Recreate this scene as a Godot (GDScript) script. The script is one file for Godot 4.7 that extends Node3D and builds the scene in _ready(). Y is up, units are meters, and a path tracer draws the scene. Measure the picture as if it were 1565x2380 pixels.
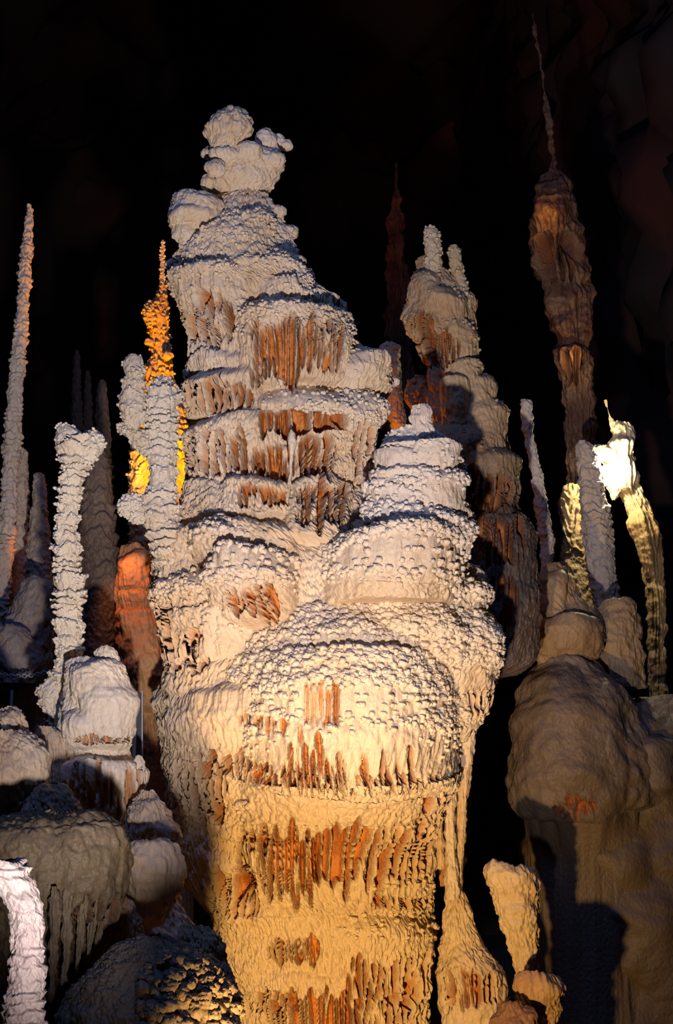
extends Node3D
# A show cave: a giant tiered stalagmite, palm-trunk stalagmites round it, mounds and a rough far wall.
# Outlines and features were measured on the photograph and are laid out on vertical planes at each thing's own distance.

const FOCAL := 3200.0
const EYE := Vector3(0, 1.7, 0)
var cp := cos(deg_to_rad(12.0))
var sp := sin(deg_to_rad(12.0))
var ns := FastNoiseLite.new()
var nc := FastNoiseLite.new()
var S := {}
var RV := []
var RC := []
var RN := []
var used := {}
var M := {}

# ---------------------------------------------------------------- helpers
func at(px: float, py: float, z: float) -> Vector3:
	var vx := (px - 782.5) / FOCAL
	var vy := (1190.0 - py) / FOCAL
	var t := z / (-cp + vy * sp)
	return Vector3(vx * t, EYE.y + (vy * cp + sp) * t, z)

func numbered(called: String) -> String:
	if not used.has(called):
		used[called] = 0
		return called
	used[called] += 1
	return "%s_%03d" % [called, used[called]]

func tag(o: Node3D, label: String, category := "", group := "", kind := "") -> Node3D:
	if label: o.set_meta("label", label)
	if category: o.set_meta("category", category)
	if group: o.set_meta("group", group)
	if kind: o.set_meta("kind", kind)
	return o

func thing(called: String, label: String, category: String, where: Vector3, group := "") -> Node3D:
	var o := Node3D.new()
	o.name = numbered(called)
	add_child(o)
	o.position = where
	tag(o, label, category, group)
	return o

func part(called: String, mesh: Mesh, parent: Node3D, m: Material = null, label := "") -> MeshInstance3D:
	var o := MeshInstance3D.new()
	o.name = called if parent != self else numbered(called)
	o.mesh = mesh
	o.material_override = m if m else M.calcite
	parent.add_child(o, true)
	if parent != self:
		var q: Node3D = parent
		while q != self:
			o.position -= q.position
			q = q.get_parent()
	if label: o.set_meta("label", label)
	return o

func ell(cx: float, cy: float, rx: float, ry: float, lean := 0.0) -> Array:
	var o := []
	for k in 13:
		var a := PI * k / 12.0
		var w := rx * sin(a) + 0.4
		var s := lean * cos(a)
		o.append_array([cy - ry * cos(a), cx + s - w, cx + s + w])
	return o

func thr(a: float, b: float, x: float) -> float:
	var t := clampf((x - a) / (b - a), 0.0, 1.0)
	return t * t * (3.0 - 2.0 * t)

# ---------------------------------------------------------------- flowstone bodies
# o: rows of [height, left, right]; z: distance; kz: depth over width; dy, n: fineness
# lobes: [x, top, half width, bottom, swell, tilt, drop, crest share, popcorn, taper]
# zones of hanging strands with rusty hollows: [x, y, half width, half height, strand width, depth, openness]
func flow(d: Dictionary) -> ArrayMesh:
	return flow_bands(d, [])[0]

# the same body cut into bands at the given heights, one mesh per band
func flow_bands(d: Dictionary, cuts: Array) -> Array:
	S = {"z": -14.0, "kz": 0.8, "dy": 4.0, "n": 120, "lobes": [], "zones": [], "pop": [0.0, 16.0], "popall": 0.0, "plate": [0.0, 24.0, 0.5], "flute": [0.0, 8.0, 14.0],
		"lump": [0.0, 60.0], "fine": 0.9, "c0": Color(0.60, 0.51, 0.42), "c1": Color(0.50, 0.38, 0.25), "rc": Color(0.52, 0.20, 0.045), "rd": Color(0.36, 0.12, 0.03), "seed": 0.0, "low": [99999.0, 100000.0], "cl": Color(0.6, 0.5, 0.4), "front": 0.74, "grow": 0.0, "gain": 1.3, "root": false, "tilt": 4.0, "coral": [0.0, 0.0], "soft": 10.0, "thin": [0.0, 1.0], "rim": 2.0, "nw": 1}
	S.merge(d, true)
	var o: Array = S.o
	var y0: float = o[0]
	var y1: float = o[o.size() - 3]
	var vis := int(ceil((y1 - y0) / S.dy)) + 1
	var rows: int = vis + (8 if S.root else 0)
	S.vis = vis
	S.y1 = y1
	S.foot = maxf(1880.0 + 4.3 * FOCAL / -S.z, y1 + 20.0)
	var cols: int = S.n
	S.y0 = y0
	S.step = (y1 - y0) / (vis - 1)
	RV = []
	RC = []
	RN = []
	RV.resize(rows)
	RC.resize(rows)
	RN.resize(rows)
	var job := WorkerThreadPool.add_group_task(_row, rows)
	WorkerThreadPool.wait_for_group_task_completion(job)
	job = WorkerThreadPool.add_group_task(_normals, rows)
	WorkerThreadPool.wait_for_group_task_completion(job)
	var first := [0]
	for c in cuts: first.append(int((c - y0) / S.step))
	first.append(rows - 1)
	var out := []
	var all_v := PackedVector3Array()
	var all_n := PackedVector3Array()
	var all_c := PackedColorArray()
	for q in first.size() - 1:
		var vs := PackedVector3Array()
		var nn := PackedVector3Array()
		var cs := PackedColorArray()
		for i in range(first[q], first[q + 1] + 1):
			vs.append_array(RV[i])
			cs.append_array(RC[i])
			nn.append_array(RN[i])
		all_v.append_array(vs)
		all_n.append_array(nn)
		all_c.append_array(cs)
		var ix := PackedInt32Array()
		var tall: int = first[q + 1] - first[q]
		ix.resize(tall * cols * 6)
		var k := 0
		for i in tall:
			var a := i * (cols + 1)
			for j in cols:
				var b := a + j
				ix[k] = b
				ix[k + 1] = b + 1
				ix[k + 2] = b + cols + 2
				ix[k + 3] = b
				ix[k + 4] = b + cols + 2
				ix[k + 5] = b + cols + 1
				k += 6
		var arr := []
		arr.resize(Mesh.ARRAY_MAX)
		arr[Mesh.ARRAY_VERTEX] = vs
		arr[Mesh.ARRAY_NORMAL] = nn
		arr[Mesh.ARRAY_COLOR] = cs
		arr[Mesh.ARRAY_INDEX] = ix
		var m := ArrayMesh.new()
		m.add_surface_from_arrays(Mesh.PRIMITIVE_TRIANGLES, arr)
		out.append(m)
	_scatter(all_v, all_n, all_c)
	return out

# places for coral knobs on the crests of the body just built
var coral_at: Array[Transform3D] = []
var coral_tint: Array[Color] = []

func _scatter(vs: PackedVector3Array, nn: PackedVector3Array, cs: PackedColorArray) -> void:
	coral_at.clear()
	coral_tint.clear()
	if S.coral[1] <= 0.0: return
	var rng := RandomNumberGenerator.new()
	rng.seed = int(S.seed * 31.0) + 77
	var pm: float = -S.z / FOCAL
	for k in vs.size():
		var w := cs[k].a
		if w < 0.3 or rng.randf() > S.coral[1] * pow(w, S.rim): continue
		var r: float = S.coral[0] * pm * rng.randf_range(0.65, 1.35) * (0.6 + 0.4 * w)
		if S.thin[0] > 0.0:
			var up := thr(S.thin[0], S.thin[0] + 1.2, vs[k].y)
			if rng.randf() < up * 0.55: continue
			r *= lerpf(1.0, S.thin[1], up)
		var n := (nn[k] + Vector3(rng.randf_range(-0.4, 0.4), rng.randf_range(-0.1, 0.5), rng.randf_range(-0.4, 0.4))).normalized()
		var x := n.cross(Vector3(0.3, 1, 0.2)).normalized()
		var b := Basis(x * r * rng.randf_range(0.9, 1.4), n * r * rng.randf_range(0.9, 1.5), x.cross(n) * r)
		coral_at.append(Transform3D(b, vs[k] + n * r * 0.15))
		var c := cs[k]
		c.a = 1.0
		coral_tint.append(Color(minf(c.r * 1.1, 0.8), minf(c.g * 1.13, 0.8), minf(c.b * 1.17, 0.8)))

func coral(parent: Node3D) -> void:
	if coral_at.size() < 20: return
	var mm := MultiMesh.new()
	mm.transform_format = MultiMesh.TRANSFORM_3D
	mm.use_colors = true
	mm.mesh = M.bud
	mm.instance_count = coral_at.size()
	for k in coral_at.size():
		mm.set_instance_transform(k, coral_at[k])
		mm.set_instance_color(k, coral_tint[k])
	var o := MultiMeshInstance3D.new()
	o.name = "coral_knobs"
	o.multimesh = mm
	o.material_override = M.calcite
	o.set_meta("kind", "stuff")
	parent.add_child(o, true)
	var q: Node3D = parent
	while q != self:
		o.position -= q.position
		q = q.get_parent()

# a bud of coral calcite: a small lumpy ball
func bud() -> ArrayMesh:
	var sm := SphereMesh.new()
	sm.radius = 1.0
	sm.height = 2.0
	sm.radial_segments = 14
	sm.rings = 9
	var st := SurfaceTool.new()
	st.begin(Mesh.PRIMITIVE_TRIANGLES)
	var a := sm.get_mesh_arrays()
	var v: PackedVector3Array = a[Mesh.ARRAY_VERTEX]
	for p in v:
		st.set_color(Color.WHITE)
		st.add_vertex(p * (1.0 + 0.35 * ns.get_noise_3d(p.x * 1.1, p.y * 1.1, p.z * 1.1) + 0.4 * absf(ns.get_noise_3d(p.x * 1.7 + 5.0, p.y * 1.7, p.z * 1.7))))
	for k in a[Mesh.ARRAY_INDEX]: st.add_index(k)
	st.generate_normals()
	return st.commit()

func _edge(o: Array, py: float) -> Vector2:
	var k := 0
	while k < o.size() - 6 and o[k + 3] < py:
		k += 3
	var t := clampf((py - o[k]) / maxf(o[k + 3] - o[k], 0.001), 0.0, 1.0)
	return Vector2(lerpf(o[k + 1], o[k + 4], t), lerpf(o[k + 2], o[k + 5], t))

func _row(i: int) -> void:
	var o: Array = S.o
	var z: float = S.z
	var kz: float = S.kz
	var cols: int = S.n
	var sd: float = S.seed
	var front: float = S.front
	var fine: float = S.fine
	var py: float = S.y0 + S.step * i if i < S.vis else lerpf(S.y1, S.foot, (i - S.vis + 1) / 8.0)
	var e := _edge(o, py)
	var eu := _edge(o, py - 5.0)
	var ed := _edge(o, py + 5.0)
	var cl := at(e.x, py, z)
	var cr := at(e.y, py, z)
	var ctr := (cl + cr) * 0.5
	var rad := (cr.x - cl.x) * 0.5
	var pm := -z / FOCAL * 1.02
	var rz := 0.0
	for q in 7:
		var ee := _edge(o, py + (q - 3) * S.soft * 0.33)
		rz += (ee.y - ee.x) * 0.5 / 7.0
	rz *= pm / 1.02 * kz
	var rl := 0.0
	for q in 9:
		var ee := _edge(o, py + (q - 4) * S.soft * 0.8)
		rl += (ee.y - ee.x) * 0.5 / 9.0
	rl *= pm / 1.02 * kz
	var slope := clampf(((ed.y - ed.x) - (eu.y - eu.x)) * 0.05, -0.7, S.tilt)
	var lobes := []
	for L in S.lobes:
		if py > L[1] - 190.0 - absf(L[5]) and py < L[3] + 190.0 + absf(L[5]) + absf(L[6]):
			lobes.append(L)
	var zones := []
	for Z in S.zones:
		if absf(py - Z[1]) < Z[3] + 190.0:
			var ez := _edge(o, Z[1])
			zones.append(Z + [(ez.y - ez.x) * 0.5])
	var pop: Array = S.pop
	var pa: float = pop[0] * pm
	var ps: float = 1.0 / (pop[1] * pm)
	var popall: float = S.popall
	var plate: Array = S.plate
	var fl: Array = S.flute
	var fa: float = fl[0] * pm
	var fs: float = 1.0 / (fl[1] * pm)
	var fst: float = fl[2]
	var lump: Array = S.lump
	var la: float = lump[0] * pm
	var ls: float = 1.0 / (lump[1] * pm)
	var c0: Color = S.c0
	var c1: Color = S.c1
	var rc: Color = S.rc
	var rd: Color = S.rd
	var low: Array = S.low
	var clow: Color = S.cl
	var grow: float = S.grow * pm
	var gain: float = S.gain
	var V := PackedVector3Array()
	var C := PackedColorArray()
	V.resize(cols + 1)
	C.resize(cols + 1)
	for j in cols + 1:
		var t := 2.0 * j / cols - 1.0
		if j == cols: t = -1.0
		var at_ := absf(t)
		var th := (at_ / front * 1.75 if at_ < front else 1.75 + (at_ - front) / (1.0 - front) * (PI - 1.75)) * signf(t)
		var sn := sin(th)
		var cs := cos(th)
		var p := Vector3(ctr.x + rad * sn, ctr.y, z + rz * cs)
		var d := 0.0
		var pw := popall
		var tint := 0.0
		var rec := 0.0
		var facing := clampf(cs * 1.8 + 0.05, 0.0, 1.0)
		if cs > -0.1 and (lobes.size() or zones.size()):
			var r := p - EYE
			r.z += 0.3 + (rl - rz) * cs
			var zc := -(r.z * cp - r.y * sp)
			var qx := 782.5 + FOCAL * r.x / zc
			var qy := 1190.0 - FOCAL * (r.y * cp + r.z * sp) / zc
			var wob := ns.get_noise_3d(p.x * 2.3, p.y * 2.3, sd + 3.0) * 22.0 + ns.get_noise_3d(p.x * 7.0, p.y * 3.0, sd + 9.0) * 7.0
			for L in lobes:
				var u: float = (qx - L[0]) / L[2]
				if absf(u) >= 1.0: continue
				var yt: float = L[1] + L[5] * u + L[6] * u * u + wob * 0.5
				var s: float = (qy - yt) / (L[3] - yt + wob * 0.6)
				if s <= 0.0 or s >= 1.06: continue
				var a: float = L[7]
				var f: float
				if s < a:
					f = sin(s / a * PI * 0.5)
				else:
					f = 1.0 - (s - a) / (1.0 - a) * L[9]
					if s > 0.97: f *= clampf((1.06 - s) / 0.09, 0.0, 1.0)
				f *= sqrt(1.0 - u * u) if L[2] < 140.0 else 1.0 - u * u
				var v: float = L[4] * pm * f * gain
				var w: float = L[8] * (clampf(1.25 - (s - a) / 0.35, 0.0, 1.0) if L.size() < 11 else clampf(1.0 - (s - L[10]) / 0.12, 0.0, 1.0))
				if v > d:
					pw = maxf(w, popall)
					tint = clampf(s * 0.9 - 0.1, 0.0, 1.0)
					d = v
				elif v > d * 0.7:
					pw = maxf(pw, w)
			d *= facing
			for Z in zones:
				var ux: float = (qx - Z[0]) / Z[2]
				var uy: float = (qy - Z[1]) / Z[3]
				var sx: float = lerpf(qx, th * Z[7], 0.2)
				uy *= 1.18 + 0.5 * ns.get_noise_2d(sx / Z[4] * 0.45, Z[1])
				if absf(ux) > 1.0 or absf(uy) > 1.0: continue
				var w: float = (1.0 - pow(absf(ux), 4.0)) * (1.0 - pow(absf(uy), 1.7))
				var lam: float = Z[4]
				var n := ns.get_noise_3d(sx / lam * 0.85, qy / lam * 0.06, Z[0] + Z[1] + sd) + 0.25 * ns.get_noise_3d(sx / lam * 1.9, qy / lam * 0.13, Z[1])
				var T: float = lerpf(1.0, 0.30 - 0.31 * Z[6], minf(1.0, w * 2.2))
				var op := thr(T, T + 0.2, absf(n))
				if op > rec: rec = op
				d -= 1.7 * Z[5] * pm * (0.3 * op + 0.7 * thr(T - 0.02, T + 0.30, absf(n))) * facing
				d += 4.0 * pm * w * (1.0 - op)
				pw *= 1.0 - w
		if la > 0.0:
			d += la * (ns.get_noise_3d(p.x * ls, p.y * ls, p.z * ls + sd) + 0.4 * ns.get_noise_3d(p.x * ls * 2.7, p.y * ls * 2.7, p.z * ls * 2.7 + sd))
		if plate[0] > 0.0:
			var wy: float = p.y / (plate[1] * pm) + 0.9 * ns.get_noise_2d(p.y / (plate[1] * pm) * 0.23, sd + 40.0)
			wy += plate[2] * ns.get_noise_3d(sn * 1.1, wy * 0.35, cs * 1.1 + sd)
			var kf := floorf(wy)
			var f := wy - kf
			var am := 0.55 + 0.75 * ns.get_noise_3d(sn * 0.9 + kf * 5.3, kf * 2.7 + sd, cs * 0.9) + 0.35 * sin(kf * 12.9898 + sd)
			var sh := pow(f / 0.8, 1.3) if f < 0.8 else sqrt(maxf(0.0, 1.0 - pow((f - 0.8) / 0.2, 2.0)))
			d += rad * plate[0] * (sh * am - 0.3)
			pw = maxf(pw, popall) * (0.35 + 0.65 * sh)
		if fa > 0.0:
			var n := ns.get_noise_3d(sn * rl * fs * 1.2, p.y * fs / fst, cs * rl * fs * 1.2 + sd)
			d += fa * (absf(n) * 2.2 - 0.5) * (1.0 - 0.85 * pw) * (1.0 - rec)
		if pa > 0.0 and pw > 0.02:
			var v := nc.get_noise_3d(p.x * ps, p.y * ps * 1.15, p.z * ps + sd) + 1.0
			var b := sqrt(maxf(0.0, 1.0 - v * v * 1.5))
			v = nc.get_noise_3d(p.x * ps * 2.1 + 7.0, p.y * ps * 2.1, p.z * ps * 2.1 + sd) + 1.0
			b += 0.35 * sqrt(maxf(0.0, 1.0 - v * v * 1.6))
			d += pa * pw * (b - 0.55)
		if fine > 0.0:
			d += fine * pm * (ns.get_noise_3d(p.x / (6.0 * pm), p.y / (8.0 * pm), p.z / (6.0 * pm)) + 1.6 * ns.get_noise_3d(p.x / (15.0 * pm), p.y / (19.0 * pm), p.z / (15.0 * pm) + 3.0))
		d += grow
		d = maxf(d, -rad * 0.85)
		var nrm := Vector3(sn, slope, cs * lerpf(1.0, 1.0 / kz, 0.5)).normalized()
		V[j] = p + nrm * d
		var mix := clampf(0.42 + 0.7 * ns.get_noise_3d(p.x * 1.3, p.y * 0.9, p.z * 1.3 + sd + 20.0) + 0.35 * ns.get_noise_3d(p.x * 6.0, p.y * 1.2, p.z * 6.0 + 50.0) + tint * 0.35 - pw * 0.3, 0.0, 1.0)
		var c := c0.lerp(c1, mix)
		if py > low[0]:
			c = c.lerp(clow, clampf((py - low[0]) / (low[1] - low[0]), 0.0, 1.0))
		if rec > 0.0:
			c = c.lerp(rc.lerp(rd, clampf(0.5 + ns.get_noise_3d(p.x * 5.0, p.y * 3.0, p.z * 5.0), 0.0, 1.0)), rec)
		c.a = clampf(pw * (1.0 - rec), 0.0, 1.0) * (1.0 if cs > -0.2 else 0.0)
		C[j] = c
	V[cols] = V[0]
	C[cols] = C[0]
	RV[i] = V
	RC[i] = C

func _normals(i: int) -> void:
	var cols: int = S.n
	var g: int = S.nw
	var U: PackedVector3Array = RV[maxi(i - g, 0)]
	var D: PackedVector3Array = RV[mini(i + g, RV.size() - 1)]
	var V: PackedVector3Array = RV[i]
	var N := PackedVector3Array()
	N.resize(cols + 1)
	for j in cols + 1:
		var a := V[posmod(j - g, cols)]
		var b := V[(j + g) % cols]
		var n := (U[j] - D[j]).cross(a - b)
		N[j] = n.normalized() if n.length_squared() > 1e-16 else Vector3.UP
	RN[i] = N

# a rough sheet of rock over a grid of corners a (origin), u, v
func rock_sheet(a: Vector3, u: Vector3, v: Vector3, nu: int, nv: int, amp: float, size: float, c0: Color, c1: Color, sd: float, drape := 0.0) -> ArrayMesh:
	var n := u.cross(v).normalized()
	var vs := PackedVector3Array()
	var cs := PackedColorArray()
	for side in 2:
		for i in nv + 1:
			for j in nu + 1:
				var p := a + u * (float(j) / nu) + v * (float(i) / nv)
				var d := 0.0
				if side == 0:
					d = amp * (ns.get_noise_3d(p.x / size, p.y / size, p.z / size + sd) + 0.45 * ns.get_noise_3d(p.x / size * 3.1, p.y / size * 3.1, p.z / size * 3.1 + sd) + 0.2 * ns.get_noise_3d(p.x / size * 9.0, p.y / size * 9.0, p.z / size * 9.0))
					if drape > 0.0:
						d += drape * absf(ns.get_noise_3d(p.x / size * 5.0, p.y / size * 0.5, p.z / size * 5.0))
				else:
					d = -2.0 - amp
				vs.append(p + n * d)
				cs.append(c0.lerp(c1, clampf(0.5 + 0.9 * ns.get_noise_3d(p.x / size * 1.7, p.y / size, p.z / size * 1.7 + 30.0), 0.0, 1.0)))
	var st := SurfaceTool.new()
	st.begin(Mesh.PRIMITIVE_TRIANGLES)
	for k in vs.size():
		st.set_color(cs[k])
		st.add_vertex(vs[k])
	var h := (nu + 1) * (nv + 1)
	for i in nv:
		for j in nu:
			var b := i * (nu + 1) + j
			for q in [b, b + nu + 2, b + 1, b, b + nu + 1, b + nu + 2]: st.add_index(q)
			b += h
			for q in [b, b + 1, b + nu + 2, b, b + nu + 2, b + nu + 1]: st.add_index(q)
	st.generate_normals()
	return st.commit()

func post(st: SurfaceTool, a: Vector3, b: Vector3, w: float, dp: float) -> void:
	var up := (b - a).normalized()
	var x := up.cross(Vector3(0, 0, 1)).normalized() * w * 0.5
	var zz := x.cross(up).normalized() * dp * 0.5
	var ch := 0.78
	var ring := [x + zz * ch, x * ch + zz, -x * ch + zz, -x + zz * ch, -x - zz * ch, -x * ch - zz, x * ch - zz, x - zz * ch]
	for k in 8:
		var p: Vector3 = ring[k]
		var q: Vector3 = ring[(k + 1) % 8]
		for w_ in [a + p, a + q, b + q, a + p, b + q, b + p]: st.add_vertex(w_)
		for w_ in [b + p, b + q, b]: st.add_vertex(w_)
		for w_ in [a + q, a + p, a]: st.add_vertex(w_)

func metal(called: String, parent: Node3D, segs: Array, m: Material) -> MeshInstance3D:
	var st := SurfaceTool.new()
	st.begin(Mesh.PRIMITIVE_TRIANGLES)
	st.set_smooth_group(-1)
	for s in segs: post(st, s[0], s[1], s[2], s[3])
	st.generate_normals()
	return part(called, st.commit(), parent, m)

# a stalagmite of one or more flowstone bodies; specs: [part name, dictionary]
func stalagmite(called: String, label: String, specs: Array, group := "", category := "stalagmite") -> Node3D:
	var f: Dictionary = specs[0][1]
	var o: Array = f.o
	var n := o.size()
	var foot := at((o[n - 2] + o[n - 1]) * 0.5, o[n - 3], f.get("z", -14.0))
	if not called in ["pagoda_stalagmite", "twin_stalagmite"]: f.root = true
	if specs.size() == 1:
		var one := part(called, flow(f), self)
		var mesh: ArrayMesh = one.mesh
		one.position = Vector3.ZERO
		return tag(one, label, category, group)
	var t := thing(called, label, category, foot, group)
	for s in specs:
		part(s[0], flow(s[1]), t)
		coral(t)
	return t

func spot(called: String, where: Vector3, aim: Vector3, e: float, c: Color, angle: float, blend: float, size: float) -> void:
	var l := SpotLight3D.new()
	l.name = called
	l.light_energy = e
	l.light_color = c
	l.spot_angle = angle
	l.spot_angle_attenuation = blend
	l.spot_range = 120.0
	l.spot_attenuation = 2.0
	l.light_size = size
	l.shadow_enabled = true
	add_child(l)
	l.look_at_from_position(where, aim)

func omni(called: String, where: Vector3, e: float, c: Color, size: float) -> void:
	var l := OmniLight3D.new()
	l.name = called
	l.light_energy = e
	l.light_color = c
	l.omni_range = 60.0
	l.omni_attenuation = 2.0
	l.light_size = size
	l.shadow_enabled = true
	add_child(l)
	l.position = where

func tex(kind: int, freq: float, lo: Color, hi: Color, oct: int, sd: int) -> NoiseTexture2D:
	var f := FastNoiseLite.new()
	f.noise_type = kind
	f.frequency = freq
	f.fractal_octaves = oct
	f.seed = sd
	var g := Gradient.new()
	g.set_color(0, lo)
	g.set_color(1, hi)
	var t := NoiseTexture2D.new()
	t.width = 512
	t.height = 512
	t.seamless = true
	t.noise = f
	t.color_ramp = g
	return t

# ---------------------------------------------------------------- the scene
func _ready():
	var t0 := Time.get_ticks_msec()
	var cam := Camera3D.new()
	cam.name = "camera"
	cam.fov = rad_to_deg(2.0 * atan(1190.0 / FOCAL))
	cam.near = 0.1
	cam.far = 400.0
	add_child(cam)
	cam.position = EYE
	cam.rotation_degrees.x = 12.0
	cam.current = true
	var we := WorldEnvironment.new()
	we.name = "environment"
	var env := Environment.new()
	env.background_mode = Environment.BG_COLOR
	env.background_color = Color(0.030, 0.027, 0.031)
	env.tonemap_mode = Environment.TONE_MAPPER_LINEAR
	env.tonemap_exposure = 1.0
	env.sdfgi_enabled = true
	env.ssao_enabled = true
	env.ssil_enabled = true
	we.environment = env
	add_child(we)

	# the floodlight on the cave floor in front of the giant, below the frame
	spot("path_floodlight", Vector3(-0.3, 0.25, -3.9), Vector3(-0.5, 7.0, -13.5), 110.0, Color(1.0, 0.92, 0.87), 37.0, 1.0, 0.12)
	# the warm lamp at the foot of the giant stalagmite, below the frame
	spot("foot_lamp", Vector3(-0.3, -0.6, -7.5), at(760, 2120, -12.8), 43.0, Color(1.0, 0.79, 0.48), 34.0, 0.9, 0.08)
	# the cold lamp high in the cave
	var cold := AreaLight3D.new()
	cold.name = "roof_lamp"
	cold.area_size = Vector2(3, 3)
	cold.area_normalize_energy = true
	cold.area_range = 100.0
	cold.light_energy = 60.0
	cold.light_color = Color(0.50, 0.66, 1.0)
	cold.shadow_enabled = true
	add_child(cold)
	cold.look_at_from_position(Vector3(-2, 21, -4), Vector3(0, 2, -15))
	# lamps hidden behind formations
	spot("amber_lamp", at(395, 1255, -15.6), at(385, 800, -18.0), 46.0, Color(1.0, 0.60, 0.05), 32.0, 0.5, 0.08)
	omni("amber_lamp_low", at(60, 1270, -16.9), 0.03, Color(1.0, 0.50, 0.08), 0.03)
	spot("red_lamp", at(262, 1240, -14.7), at(318, 1400, -15.3), 0.8, Color(1.0, 0.60, 0.22), 34.0, 0.8, 0.04)
	omni("white_lamp", at(1412, 1082, -18.05), 3.4, Color(1.0, 0.93, 0.72), 0.06)
	omni("yellow_lamp", at(878, 1040, -15.3), 0.35, Color(1.0, 0.55, 0.08), 0.06)

	ns.noise_type = FastNoiseLite.TYPE_SIMPLEX_SMOOTH
	ns.frequency = 1.0
	ns.fractal_type = FastNoiseLite.FRACTAL_NONE
	ns.seed = 11
	nc.noise_type = FastNoiseLite.TYPE_CELLULAR
	nc.frequency = 1.0
	nc.fractal_type = FastNoiseLite.FRACTAL_NONE
	nc.cellular_distance_function = FastNoiseLite.DISTANCE_EUCLIDEAN
	nc.cellular_return_type = FastNoiseLite.RETURN_DISTANCE
	nc.seed = 5

	var cal := StandardMaterial3D.new()
	cal.resource_name = "calcite"
	cal.vertex_color_use_as_albedo = true
	cal.roughness = 0.55
	cal.metallic_specular = 0.4
	cal.heightmap_enabled = true
	cal.heightmap_texture = tex(FastNoiseLite.TYPE_SIMPLEX, 0.03, Color.BLACK, Color.WHITE, 5, 8)
	cal.heightmap_scale = 1.2
	cal.uv1_triplanar = true
	cal.uv1_world_triplanar = true
	cal.uv1_scale = Vector3(1.1, 0.8, 1.1)
	M.calcite = cal
	var rock := cal.duplicate()
	rock.heightmap_enabled = false
	rock.resource_name = "cave_rock"
	rock.roughness = 0.8
	rock.uv1_triplanar = true
	rock.uv1_world_triplanar = true
	rock.uv1_scale = Vector3(0.35, 0.3, 0.35)
	M.rock = rock
	var steel := StandardMaterial3D.new()
	steel.resource_name = "galvanised_steel"
	steel.albedo_color = Color(0.62, 0.68, 0.74)
	steel.metallic = 0.2
	steel.roughness = 0.4
	M.steel = steel
	var paint := StandardMaterial3D.new()
	paint.resource_name = "dark_paint"
	paint.albedo_color = Color(0.10, 0.14, 0.19)
	paint.roughness = 0.45
	M.paint = paint

	M.bud = bud()
	cave_shell()
	giant()
	left_side()
	right_side()
	print("built in ", Time.get_ticks_msec() - t0, " ms")

func struct(called: String, mesh: Mesh) -> void:
	var o := part(called, mesh, self, M.rock)
	o.set_meta("kind", "structure")

func cave_shell() -> void:
	var dk := Color(0.045, 0.032, 0.032)
	var rd := Color(0.075, 0.024, 0.02)
	struct("floor", rock_sheet(Vector3(-45, -2.2, 12), Vector3(90, 0, 0), Vector3(0, 0, -90), 90, 90, 1.1, 5.0, dk, Color(0.24, 0.17, 0.12), 4.0))
	struct("added_shade_rock_1", flow({"z": -5.6, "root": true, "n": 60, "dy": 20.0, "lump": [10.0, 200.0], "kz": 0.4, "c0": dk, "c1": rd, "o": [2586, 520, 690, 2594, 430, 745, 2620, 395, 770, 2780, 380, 780]}))  # unseen rock added below the frame to keep the floodlight off the base
	struct("wall_back", rock_sheet(Vector3(-45, -6, -72), Vector3(90, 0, 0), Vector3(0, 46, 0), 120, 60, 3.0, 8.0, Color(0.12, 0.09, 0.09), Color(0.18, 0.065, 0.05), 1.0, 2.0))
	struct("wall_left", rock_sheet(Vector3(-42, -6, 12), Vector3(0, 0, -90), Vector3(0, 46, 0), 90, 50, 3.0, 8.0, dk, rd, 2.0, 2.0))
	struct("wall_right", rock_sheet(Vector3(7.5, -6, -75), Vector3(0, 0, 90), Vector3(0, 46, 0), 180, 80, 1.2, 3.0, dk, rd, 3.0, 0.8))
	struct("wall_rear", rock_sheet(Vector3(45, -6, 11), Vector3(-90, 0, 0), Vector3(0, 46, 0), 60, 30, 2.0, 8.0, dk, rd, 6.0, 1.0))
	struct("ceiling", rock_sheet(Vector3(-45, 38, -75), Vector3(90, 0, 0), Vector3(0, 0, 90), 90, 90, 3.0, 7.0, dk, rd, 5.0))

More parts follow.
